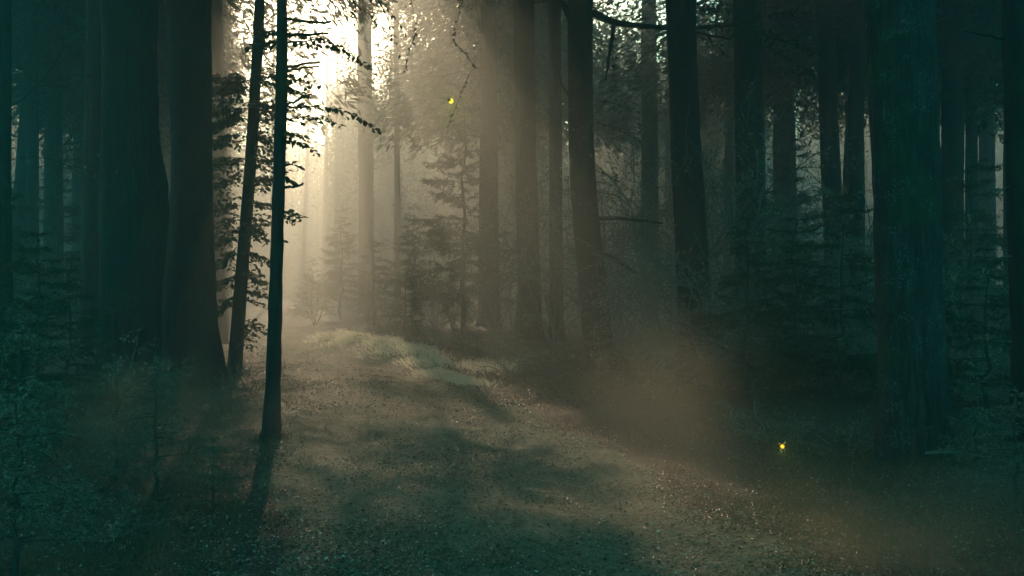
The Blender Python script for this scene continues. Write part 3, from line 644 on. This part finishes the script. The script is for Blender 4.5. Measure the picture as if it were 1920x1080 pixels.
for st, d, L in [((1380, 180), (-.6, .2, -.3), 1.0), ((1430, 250), (.8, -.2, -.3), 1.1), ((1380, 350), (-.9, -.2, -.3), 1.2), ((1430, 400), (.9, -.2, -.3), 1.3)]: twigs('O', st, d, L)
for st, d, L in [((1892, 350), (-.9, -.2, -.2), .5), ((1895, 480), (-.9, -.1, -.2), .5), ((1898, 640), (-.9, .1, -.2), .4)]: twigs('U', st, d, L, r=.006)
for st, d, L in [((20, 300), (.8, .3, -.3), .9), ((20, 200), (.8, .4, -.3), 1.0), ((20, 430), (.8, -.3, -.5), .6), ((18, 520), (.8, -.2, -.5), .6)]: twigs('edge_left', st, d, L, r=.006, mat='twig')
for st, d, L in [((196, 150), (-.8, .3, -.2), .9), ((195, 260), (-.9, 0, -.2), .9)]: twigs('A', st, d, L, r=.006, mat='twig', depth=1)

# drooping conifer boughs, dark against the haze, on the dark green trunk
def hanging_bough(key, start, d, L, droop, shift=-.2, nl=.06, per_m=150, w=.006):
    tw, nd, segs = MB(), MB(), []; p = on(key, (*start, shift))[0]
    spruce_bough(tw, segs, p, np.array([d[0], d[2], d[1]]), L, rng, r=.02, droop=droop, side_step=.1, upturn=.0)
    extra = []
    for a, b in segs[::3]:
        e = a + np.array([rng.normal(0, .05), rng.normal(0, .05), -rng.uniform(.15, .55)]); extra.append((a, e))
    needles(nd, segs + extra, nl, per_m, w, rng); return joined("bough", [(tw, M['twig']), (nd, M['needle'])], TREES[key][0])
hanging_bough('I', (964, -70), (-1, -.1, -.4), 1.5, .55); hanging_bough('I', (964, -40), (-1, .2, -.7), 1.3, .9); hanging_bough('I', (964, -120), (-1, .1, .2), 1.7, .7)

# ---- young spruces and shrubs: one of each kind built, then copied
def gpos(px, d): x = (px - 960) / FPX * d; return np.array([x, d, float(ground_h(x, d))])

rgs = np.random.default_rng(5)
SPRUCE_KIND = [dict(Hs=6.0, R=1.9, whorls=17, nl=.10, per_m=60, w=.011), dict(Hs=4.2, R=1.7, whorls=12, nl=.085, per_m=75, w=.009), dict(Hs=2.4, R=1.2, whorls=10, nl=.05, per_m=130, w=.006), dict(Hs=1.1, R=.66, whorls=8, nl=.024, per_m=320, w=.0035)]
PROTO = {}
def put_spruce(kind, px, d, s, rot, label, pale=False, group="young spruces of the undergrowth"):
    key = (kind, pale); loc = gpos(px, d)
    if key not in PROTO:
        st, tw, nd = young_spruce_mesh(rg=rgs, **SPRUCE_KIND[kind])
        root = empty("young_spruce", loc, label, "young tree", group); st.build("trunk", M['twig'], root)
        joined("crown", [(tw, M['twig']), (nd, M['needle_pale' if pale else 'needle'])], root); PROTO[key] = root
    else: root = copy_tree(PROTO[key])
    root.location = loc; root.rotation_euler = (0, 0, rot); root.scale = (s, s, s * rgs.uniform(.92, 1.08)); root["label"] = label; return root

SHRUB = {}
def put_shrub(kind, px, d, s, rot, label, group="bare shrubs of the undergrowth"):
    loc = gpos(px, d)
    if kind not in SHRUB:
        P = [dict(Hs=2.6, R=1, stems=6, depth=3, leafn=.06, droop=.1, up=1.6), dict(Hs=1.5, R=1, stems=7, depth=3, leafn=.05, droop=.3, up=.8), dict(Hs=.7, R=.6, stems=7, depth=2, leafn=.035, droop=.2, up=1.0), dict(Hs=3.8, R=1.6, stems=5, depth=3, leafn=.075, droop=.15, up=2.2)][kind]
        tw, lm = shrub_mesh(rg=rgs, **P); root = empty("bare_shrub", loc, label, "shrub", group)
        joined("branches", [(tw, M['pale_twig']), (lm, M['leaf_dry'])], root); SHRUB[kind] = root
    else: root = copy_tree(SHRUB[kind])
    root.location = loc; root.rotation_euler = (0, 0, rot); root.scale = (s, s, s); root["label"] = label; return root

put_spruce(3, 292, 7.4, .95, .3, "small rimed spruce sapling lit by warm mist in front of the stout black trunk", True)
put_spruce(3, 218, 7.9, .85, 1.3, "small rimed spruce sapling leaning on the warm lit sapling", True)
put_spruce(3, 400, 7.2, .5, 2.0, "tiny rimed spruce seedling between the warm lit sapling and the path", True)
put_spruce(3, 30, 5.2, 1.05, 2.4, "rimed spruce sapling filling the bottom corner, pale tips over black ground", True)
put_spruce(3, 40, 7.0, 1.25, 4.4, "rimed spruce sapling at the frame edge behind the corner sapling", True)
put_spruce(2, 70, 9.4, .8, .8, "dark bushy young spruce under the drooping sprays by the edge trunk")
put_spruce(2, 130, 11.8, .8, 1.8, "dark young spruce against the base of the stout black trunk")
put_spruce(2, -30, 10.6, 1.0, 2.9, "dark young spruce half out of frame beside the slim edge trunk")
put_spruce(0, 110, 26, .8, 2.2, "tall dim young spruce in the gloom behind the edge trunk")
put_spruce(1, 20, 19, .8, .2, "dim young spruce behind the slim edge trunk")
put_spruce(0, 640, 43, .8, .5, "golden lit young spruce beside the path, in front of the pale hazy trunk", True)
put_spruce(1, 585, 52, .8, 2.5, "small golden young spruce where the path fades into light", True)
put_spruce(0, 775, 36, .7, 1.5, "lit young spruce with pale layered boughs under the ghostly thin trunk", True)
put_spruce(1, 700, 35, .8, 3.5, "lower lit young spruce at the foot of the pale hazy trunk", True)
put_spruce(1, 760, 26, .5, 1.9, "little half lit spruce behind the bleached grass ridge", True)
put_spruce(0, 1480, 28, .95, 1.2, "shaded young spruce under the broad faint trunk")
put_spruce(2, 1400, 12.5, .9, .4, "near black bushy spruce in the deep shade beyond the path bend")
put_spruce(2, 1490, 13.5, 1.05, 2.1, "black bushy spruce in the middle of the deep shade")
put_spruce(2, 1580, 12.0, 1.0, 3.9, "black bushy spruce beside the big lichen spotted trunk")
put_spruce(1, 1430, 19, .75, .1, "black young spruce at the foot of the straight dark trunk")
put_spruce(1, 1820, 17, .9, 2.0, "dark blue young spruce behind the gap by the frame edge trunk")
put_spruce(2, 1850, 11, .8, 4.0, "dark bushy spruce in front of the gap by the frame edge trunk")
put_spruce(3, 1830, 8.0, .8, 1.0, "rimed spruce sapling between big spotted trunk and frame edge trunk", True)
put_spruce(3, 1905, 6.8, .8, 5.0, "rimed spruce sapling at the foot of the frame edge trunk", True)
put_spruce(1, 1700, 22, 1.0, 5.2, "dark young spruce hidden behind the big lichen spotted trunk")

put_shrub(2, 705, 25.5, 1.25, .2, "round twiggy bush glowing on top of the bleached grass ridge")
put_shrub(1, 900, 21.5, .95, 2.1, "low spreading shrub with gilded twigs behind the grass ridge")
put_shrub(1, 830, 23, .7, 3.0, "small gilded shrub right behind the end of the grass ridge")
put_shrub(2, 965, 18.5, 1.0, .8, "tiny twiggy shrub at the foot of the dark green trunk")
put_shrub(1, 1050, 19, .8, 4.0, "flat shrub with pale twigs in front of the narrow upright trunk")
put_shrub(2, 1000, 16.5, .9, 5.0, "tiny pale shrub between the path and the close group of three")
put_shrub(0, 1205, 18.5, 1.0, 1.0, "tall pale twiggy shrub between the leaning trunk and the mossy trunk")
put_shrub(3, 1180, 22, 1.0, 2.2, "tallest pale twiggy shrub, reaching high behind the leaning trunk")
put_shrub(3, 1235, 20, .9, 4.2, "high twiggy shrub grown against the mossy trunk")
put_shrub(0, 1265, 14.5, .75, 3.2, "twiggy shrub in front of the mossy trunk, rising from brown mist")
put_shrub(0, 1340, 15.5, .85, 4.4, "twiggy shrub just past the mossy trunk in the deep shade")
put_shrub(3, 1345, 21, .95, .4, "high twiggy shrub with withered leaves before the straight dark trunk")
put_shrub(1, 1390, 14.5, 1.0, 5.2, "drooping shrub leaning over the deep shade beyond the path bend")
put_shrub(3, 1480, 23, .9, 1.4, "high twiggy shrub with lit tips beside the slightly leaning trunk")
put_shrub(0, 1590, 18, .8, 2.6, "twiggy shrub at the foot of the narrow bowed trunk")
put_shrub(1, 1185, 15.5, .8, .9, "low shrub with pale twigs at the foot of the leaning trunk")
put_shrub(3, 1100, 27, 1.0, 3.3, "high hazy shrub seen past the leaning trunk")
put_spruce(0, 868, 31, 1.2, 5.1, "dark tall young spruce making up the dim spruce mass")
put_shrub(3, 850, 33, .8, .7, "tall dim feathery shrub in the dark spruce mass")
put_shrub(3, 935, 27, .8, 2.7, "tall dim feathery shrub pressed against the dark green trunk")
put_shrub(0, 820, 32, .8, 1.7, "half lit feathery shrub at the edge of the dark spruce mass")
put_shrub(3, 1140, 19.5, .85, 5.7, "feathery shrub tucked right behind the leaning trunk")
put_shrub(3, 1290, 19, 1.05, 3.0, "feathery shrub rising right behind the mossy trunk")
put_shrub(3, 1420, 17, .9, 2.1, "feathery shrub hiding the foot of the straight dark trunk")
put_shrub(3, 1545, 17, .85, 4.5, "feathery shrub hiding the foot of the slightly leaning trunk")
put_shrub(0, 1640, 15, .9, 5.0, "feathery shrub half hidden behind the big spotted trunk")
put_shrub(3, 1040, 22, .8, .3, "feathery shrub before the narrow upright trunk")
put_shrub(0, 720, 33, .55, 4.6, "golden feathery shrub at the foot of the pale hazy trunk")
put_shrub(0, 590, 40, .8, 5.6, "golden feathery shrub where the path fades into light")
put_shrub(3, 960, 31, 1.0, 5.3, "high hazy shrub seen past the dark green trunk")
put_shrub(1, 1800, 12, .9, 3.7, "drooping shrub with grey twigs beside the big spotted trunk")
put_shrub(0, 1860, 14, .8, .7, "twiggy shrub deep in the gap by the frame edge trunk")
put_shrub(2, 1450, 10.0, .8, 1.7, "tiny dead shrub with upright stalks near the glowing insect")
put_shrub(2, 1590, 9.2, .8, 2.9, "tiny dead shrub at the foot of the big lichen spotted trunk")
put_shrub(1, 150, 9.2, .8, 1.9, "drooping shrub with arching twigs by the stout black trunk")
put_shrub(2, 195, 6.4, .6, 4.1, "small leafless shrub standing in the dark bottom corner")
put_shrub(2, 400, 13.2, 1.0, 3.4, "small shrub at the foot of the twin black trunks")
put_shrub(2, 470, 15.5, .9, .5, "small shrub at the foot of the thin leaning stem")

def fallen(name, px, py, L, d0, label, mat='pale_twig', r=.012, lift=.06, depth=2, leaf=True, seed=1):
    rg = np.random.default_rng(seed); x, d = gpt(px, py); base = np.array([x, d, float(ground_h(x, d)) + lift]); tw, lv, lm = MB(), Leaves(), MB()
    bare_branch(tw, np.zeros(3), np.array(d0), L, r, rg, depth, lv if leaf else None, .04, .02, .7); lv.into(lm)
    o = joined(name, [(tw, M[mat]), (lm, M['leaf_dry'])]); o.location = base; tag(o, label, "branch"); return o
fallen("fallen_branch", 1735, 905, .75, (.9, -.25, .1), "pale dead branch with fine twigs lying below the big spotted trunk", seed=3, lift=.12)
fallen("fallen_branch", 1480, 935, 1.7, (1, .1, .02), "long thin dead branch lying flat across the path edge under the big trunk", seed=5, depth=1, r=.007, lift=.03)
fallen("fallen_branch", 60, 880, 1.0, (1, -.3, .15), "bent dead branch lying among the corner spruce saplings", seed=7, depth=1, r=.008, lift=.15)
fallen("fallen_branch", 200, 1045, .16, (.3, .1, 1), "little upright dead twig sticking out of the dark bottom corner", seed=9, depth=2, r=.004, lift=0)
fallen("fallen_branch", 1070, 770, .22, (.4, -.3, .5), "small bright curled twig beside the sunlit edge of the path", seed=11, depth=1, r=.006, lift=.02)
fallen("fallen_branch", 350, 880, .9, (1, .2, .2), "thin dead branch lying between the warm lit sapling and the path", seed=13, depth=1, r=.006, lift=.05)

# ---- litter and grass
def scatter_xy(n, d0, d1, rg, spread=.62, bias=1.0):
    d = d0 * (d1 / d0) ** rg.random(n); x = d * rg.uniform(-spread, spread, n); return x, d

def litter():
    rg = np.random.default_rng(31); lv = Leaves(); mb = MB()
    x, d = scatter_xy(230000, 4.0, 45, rg); z = ground_h(x, d)
    u = x - path_c(d); on_path = (u > -1.7) & (u < 2.0); z = z + np.where(on_path, .018, .004) + rg.random(len(x)) * np.where(on_path, .006, .03)
    kp = rg.random(len(x)) < .25 + .75 * smooth(-.3, .5, fnoise(x, d, .8) + .5 * fnoise(x, d, .25) + .6 * np.exp(-((np.abs(u) - 1.6) / .4) ** 2)); x, d, z, on_path = x[kp], d[kp], z[kp], on_path[kp]
    a = rg.uniform(0, 6.28, len(x)); s = rg.uniform(.010, .030, len(x)) * np.where(d > 13, 1.5, 1)
    lv.add(np.stack([x, d, z], 1), np.stack([np.cos(a), np.sin(a), rg.normal(.1, .3, len(x))], 1), s, s * rg.uniform(.4, .7, len(x)))
    lv.into(mb, fold=.3, tilt=.35); o = mb.build("fallen_leaves", M['litter'], None, False); tag(o, "small dead leaves strewn over path and forest floor", "leaves", kind="stuff")
litter()

def blades(mb, P, D, L, w, rg, bend=.5):
    n = len(P); D = norm(D); L = L[:, None]; side = norm(np.cross(D, rg.normal(size=(n, 3)))) * (w / 2)
    h = D * np.array([1, 1, 0]) + rg.normal(0, .15, (n, 3)); g = np.array([0, 0, -1.0])
    m1 = P + D * L * .45; m2 = m1 + (D + h * bend + g * bend * .3) * L * .3; e = m2 + (D * .4 + h * bend * 1.5 + g * bend * .9) * L * .28
    v = np.stack([P - side, P + side, m1 + side * .85, m1 - side * .85, m2 + side * .55, m2 - side * .55, e], 1); k = np.arange(n)[:, None] * 7; n0 = mb.n
    mb.v.append(v.reshape(-1, 3)); mb.q.append(np.concatenate([k + [[0, 1, 2, 3]], k + [[3, 2, 4, 5]]]) + n0); mb.t.append(k + [[5, 4, 6]] + n0); mb.n += n * 7

def grass():
    rg = np.random.default_rng(41); mb = MB(); x, d = scatter_xy(52000, 4.4, 42, rg)
    u = x - path_c(d); w = np.clip(np.maximum(u - 1.75, -u - 1.55), -.3, 1.5); dens = smooth(-.1, .7, w) * smooth(-.5, .6, fnoise(x, d, 1.1) + .45)
    k = rg.random(len(x)) < dens; x, d = x[k], d[k]
    blades(mb, np.stack([x, d, ground_h(x, d) - .01], 1), np.stack([rg.normal(0, .4, len(x)), rg.normal(0, .4, len(x)), np.ones(len(x))], 1), rg.uniform(.06, .22, len(x)), .005, rg)
    x, d = scatter_xy(90000, 4.2, 34, rg); u = x - path_c(d)
    k = rg.random(len(x)) < smooth(.05, .75, fnoise(x, d, .55) + .6 * fnoise(x, d, 1.9) + .7 * np.exp(-((u - .05) / .3) ** 2) + .5 * smooth(1.2, 1.8, np.abs(u))) ; x, d = x[k], d[k]
    blades(mb, np.stack([x, d, ground_h(x, d) + .01], 1), np.stack([rg.normal(0, .7, len(x)), rg.normal(0, .7, len(x)), np.ones(len(x))], 1), rg.uniform(.02, .075, len(x)), .004, rg)
    for px, dd in [(508, 10.5), (440, 17.8), (1710, 8.6)]:
        c = gpos(px, dd); n = 420; a = rg.uniform(0, 6.28, n); q = np.abs(rg.normal(.0, .1, n)) + (.09 if dd > 9 else .32); x = c[0] + q * np.cos(a); d = c[1] + q * np.sin(a)
        blades(mb, np.stack([x, d, ground_h(x, d) - .01], 1), np.stack([rg.normal(0, .5, n), rg.normal(0, .5, n), np.ones(n)], 1), rg.uniform(.05, .17, n), .005, rg)
    o = mb.build("grass", M['grass'], None, False); tag(o, "dark short grass and moss stalks on both sides of the path", "grass", kind="stuff")
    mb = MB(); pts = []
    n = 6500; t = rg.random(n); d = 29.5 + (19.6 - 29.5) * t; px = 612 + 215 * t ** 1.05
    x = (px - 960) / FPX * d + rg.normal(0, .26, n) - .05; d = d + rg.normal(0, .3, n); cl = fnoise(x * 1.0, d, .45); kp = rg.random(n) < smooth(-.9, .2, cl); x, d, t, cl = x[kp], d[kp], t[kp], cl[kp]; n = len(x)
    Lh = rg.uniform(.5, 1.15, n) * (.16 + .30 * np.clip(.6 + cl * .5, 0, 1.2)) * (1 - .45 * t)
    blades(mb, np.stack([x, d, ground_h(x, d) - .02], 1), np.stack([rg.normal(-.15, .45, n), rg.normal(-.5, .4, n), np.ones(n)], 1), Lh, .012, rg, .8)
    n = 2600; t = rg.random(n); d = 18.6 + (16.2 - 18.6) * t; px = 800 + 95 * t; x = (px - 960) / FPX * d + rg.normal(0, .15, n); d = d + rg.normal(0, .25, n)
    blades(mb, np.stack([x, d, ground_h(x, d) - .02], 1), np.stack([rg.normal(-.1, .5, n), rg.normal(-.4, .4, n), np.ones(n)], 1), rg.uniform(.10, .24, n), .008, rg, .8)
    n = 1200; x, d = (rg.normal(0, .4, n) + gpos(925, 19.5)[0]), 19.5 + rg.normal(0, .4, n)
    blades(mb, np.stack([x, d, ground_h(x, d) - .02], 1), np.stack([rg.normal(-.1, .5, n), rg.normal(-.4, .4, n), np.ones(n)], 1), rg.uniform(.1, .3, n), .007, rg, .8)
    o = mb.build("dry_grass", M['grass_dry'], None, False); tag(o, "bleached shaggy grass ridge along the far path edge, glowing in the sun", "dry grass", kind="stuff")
grass()

# ---- fireflies
def firefly(px, py, d, r, col, power, glow, label, heading):
    root = empty("firefly", unproj(px, py, d), label, "firefly", "glowing fireflies")
    m, t, out = mat_new("firefly_glow"); e = N(t, "ShaderNodeEmission"); e.inputs[0].default_value = (*col, 1); e.inputs[1].default_value = power; t.links.new(e.outputs[0], out.inputs[0])
    mb = MB(); th = np.linspace(0, 1, 9); tube(mb, np.stack([th * r * 2.2, 0 * th, -.25 * r * th], 1), r * np.sqrt(np.clip(1 - (2 * th - 1) ** 2, .02, 1)), 10); mb.build("glowing_abdomen", m, root)
    mb = MB(); tube(mb, np.stack([-th * r * 1.5, 0 * th, .1 * r * th], 1), r * .75 * np.sqrt(np.clip(1 - th ** 2, .03, 1)), 10); mb.build("body", M['bark'], root)
    for s in (-1, 1):
        lv = Leaves(); wm = MB(); lv.add([[-.3 * r, s * .4 * r, .7 * r]], [[.6, s * 1.0, .5]], 2.6 * r, 1.1 * r); lv.into(wm, tilt=0); wm.build("wing", M['leaf_dry'], root)
    root.rotation_euler = (0, 0, heading)
    ld = bpy.data.lights.new("firefly_light", 'POINT'); ld.energy = glow; ld.color = (.85, 1.0, .12); ld.shadow_soft_size = r; lo = bpy.data.objects.new("firefly_light", ld); COL.objects.link(lo); lo.parent = root; lo.location = (r, 0, -r * 2.5)
firefly(843, 188, 12.0, .028, (1.0, .62, .03), .9, 1.5, "yellow glowing firefly hovering in the golden haze before the dim spruce mass", 1.1)
firefly(1465, 836, 6.5, .012, (1.0, .50, .03), .5, .3, "orange glowing firefly hovering low over the dark path bend", -1.3)

# ------------------------------------------------------------------ haze
def haze():
    mb = MB(); x0, x1, y0, y1, z0, z1 = -131, 131, -41, 191, -1.6, 35.5
    v = [(x0, y0, z0), (x1, y0, z0), (x1, y1, z0), (x0, y1, z0), (x0, y0, z1), (x1, y0, z1), (x1, y1, z1), (x0, y1, z1)]
    mb.quads(v, [(0, 3, 2, 1), (4, 5, 6, 7), (0, 1, 5, 4), (1, 2, 6, 5), (2, 3, 7, 6), (3, 0, 4, 7)])
    m, t, out = mat_new("haze"); pv = N(t, "ShaderNodeVolumePrincipled")
    pv.inputs["Color"].default_value = (.84, .94, .88, 1); pv.inputs["Density"].default_value = HAZE_DENSITY; pv.inputs["Anisotropy"].default_value = .68
    t.links.new(pv.outputs[0], out.inputs["Volume"])
    o = mb.build("haze", m, None, False); tag(o, "even morning haze filling the whole wood", "haze", kind="stuff")
haze()

# ------------------------------------------------------------------ which tree of the wood is which
def name_back():
    near = sorted([(42, "slim edge trunk"), (240, "stout black trunk"), (350, "farther twin trunk"), (475, "thin leaning stem"), (527, "thin path edge stem"), (684, "pale hazy trunk"), (744, "ghostly thin trunk"), (917, "dim spruce trunk"), (985, "dark green trunk"), (1042, "narrow upright trunk"),
                   (1092, "leaning limbed trunk"), (1217, "misty straight trunk"), (1284, "mossy twiggy trunk"), (1402, "straight dark trunk"), (1470, "broad faint trunk"), (1556, "slightly leaning trunk"), (1607, "narrow bowed trunk"), (1695, "big spotted trunk"), (1822, "thin shadowy trunk"), (1905, "frame edge trunk")])
    gaps = {}
    for px, d, kd, r, root in BACK:
        if d < 25 or px < -20 or px > 1940:
            root["label"] = "tall unseen tree beyond the edge of the view, shading the wood"; root["group"] = "trees beside the view"; continue
        k = sum(1 for p, _ in near if p < px); gaps.setdefault(k, []).append((d, px, kd, r, root))
    order = ["foremost", "second in depth", "third in depth", "fourth in depth", "fifth in depth", "sixth in depth", "seventh in depth", "eighth in depth", "ninth in depth", "tenth in depth"]
    for k, L in gaps.items():
        L.sort(key=lambda q: q[0])
        for i, (d, px, kd, r, root) in enumerate(L):
            where = "between %s and %s" % (near[k - 1][1], near[k][1]) if 0 < k < len(near) else ("past the slim edge trunk" if k == 0 else "past the frame edge trunk")
            root["label"] = "misty %s %s%s" % (kd, where, ", " + order[i] if len(L) > 1 else ""); root["category"] = "tree"
name_back()

def mist(px, py, d, size, dens, seed, label, col=(1, .86, .62)):  # col puts the warm tone of sunlight into the mist itself
    mb = MB(); n = 18; th = np.linspace(0, math.pi, n)
    prof = np.stack([0 * th, 0 * th, -np.cos(th)], 1); tube(mb, prof, np.maximum(np.sin(th), .02), 24, cap=False)
    m, t, out = mat_new("ground_mist"); pv = N(t, "ShaderNodeVolumePrincipled"); pv.inputs["Color"].default_value = (*col, 1); pv.inputs["Anisotropy"].default_value = .45
    tc = N(t, "ShaderNodeTexCoord"); ln = N(t, "ShaderNodeVectorMath", operation='LENGTH'); t.links.new(tc.outputs["Object"], ln.inputs[0])
    fall = N(t, "ShaderNodeMapRange"); fall.interpolation_type = 'SMOOTHERSTEP'; fall.inputs[1].default_value = .98; fall.inputs[2].default_value = .1; t.links.new(ln.outputs["Value"], fall.inputs[0])
    nz = N(t, "ShaderNodeTexNoise"); nz.inputs["Scale"].default_value = 1.7; nz.inputs["Detail"].default_value = 2; mp = N(t, "ShaderNodeMapping"); mp.inputs["Location"].default_value = (seed, seed * 2.3, 0); t.links.new(tc.outputs["Object"], mp.inputs[0]); t.links.new(mp.outputs[0], nz.inputs["Vector"])
    mr = N(t, "ShaderNodeMapRange"); mr.inputs[1].default_value = .25; mr.inputs[2].default_value = .75; t.links.new(nz.outputs[0], mr.inputs[0])
    m1 = N(t, "ShaderNodeMath", operation='MULTIPLY'); t.links.new(fall.outputs[0], m1.inputs[0]); t.links.new(mr.outputs[0], m1.inputs[1])
    m2 = N(t, "ShaderNodeMath", operation='MULTIPLY'); t.links.new(m1.outputs[0], m2.inputs[0]); m2.inputs[1].default_value = dens
    t.links.new(m2.outputs[0], pv.inputs["Density"]); t.links.new(pv.outputs[0], out.inputs["Volume"])
    o = mb.build("ground_mist", m, None); o.location = unproj(px, py, d); o.scale = size; tag(o, label, "mist", kind="stuff"); return o
mist(1265, 760, 8.2, (1.4, 1.4, 1.3), .14, 1.0, "brown sunlit wisp of mist drifting over the path bend", (1, .95, .74))
mist(290, 800, 7.0, (1.5, 1.0, .75), .42, 4.0, "wisp of mist round the rimed saplings, tinted warm as if sunlit", (1, .80, .52))
mist(1680, 985, 5.6, (1.7, .9, .55), .45, 7.0, "wisp of mist low at the foot of the big spotted trunk, coloured as if sunlit", (1, .80, .52))
mist(1000, 940, 6.8, (2.4, 1.0, .45), .3, 15.0, "faint veil of mist lying over the near path", (1, .84, .58))
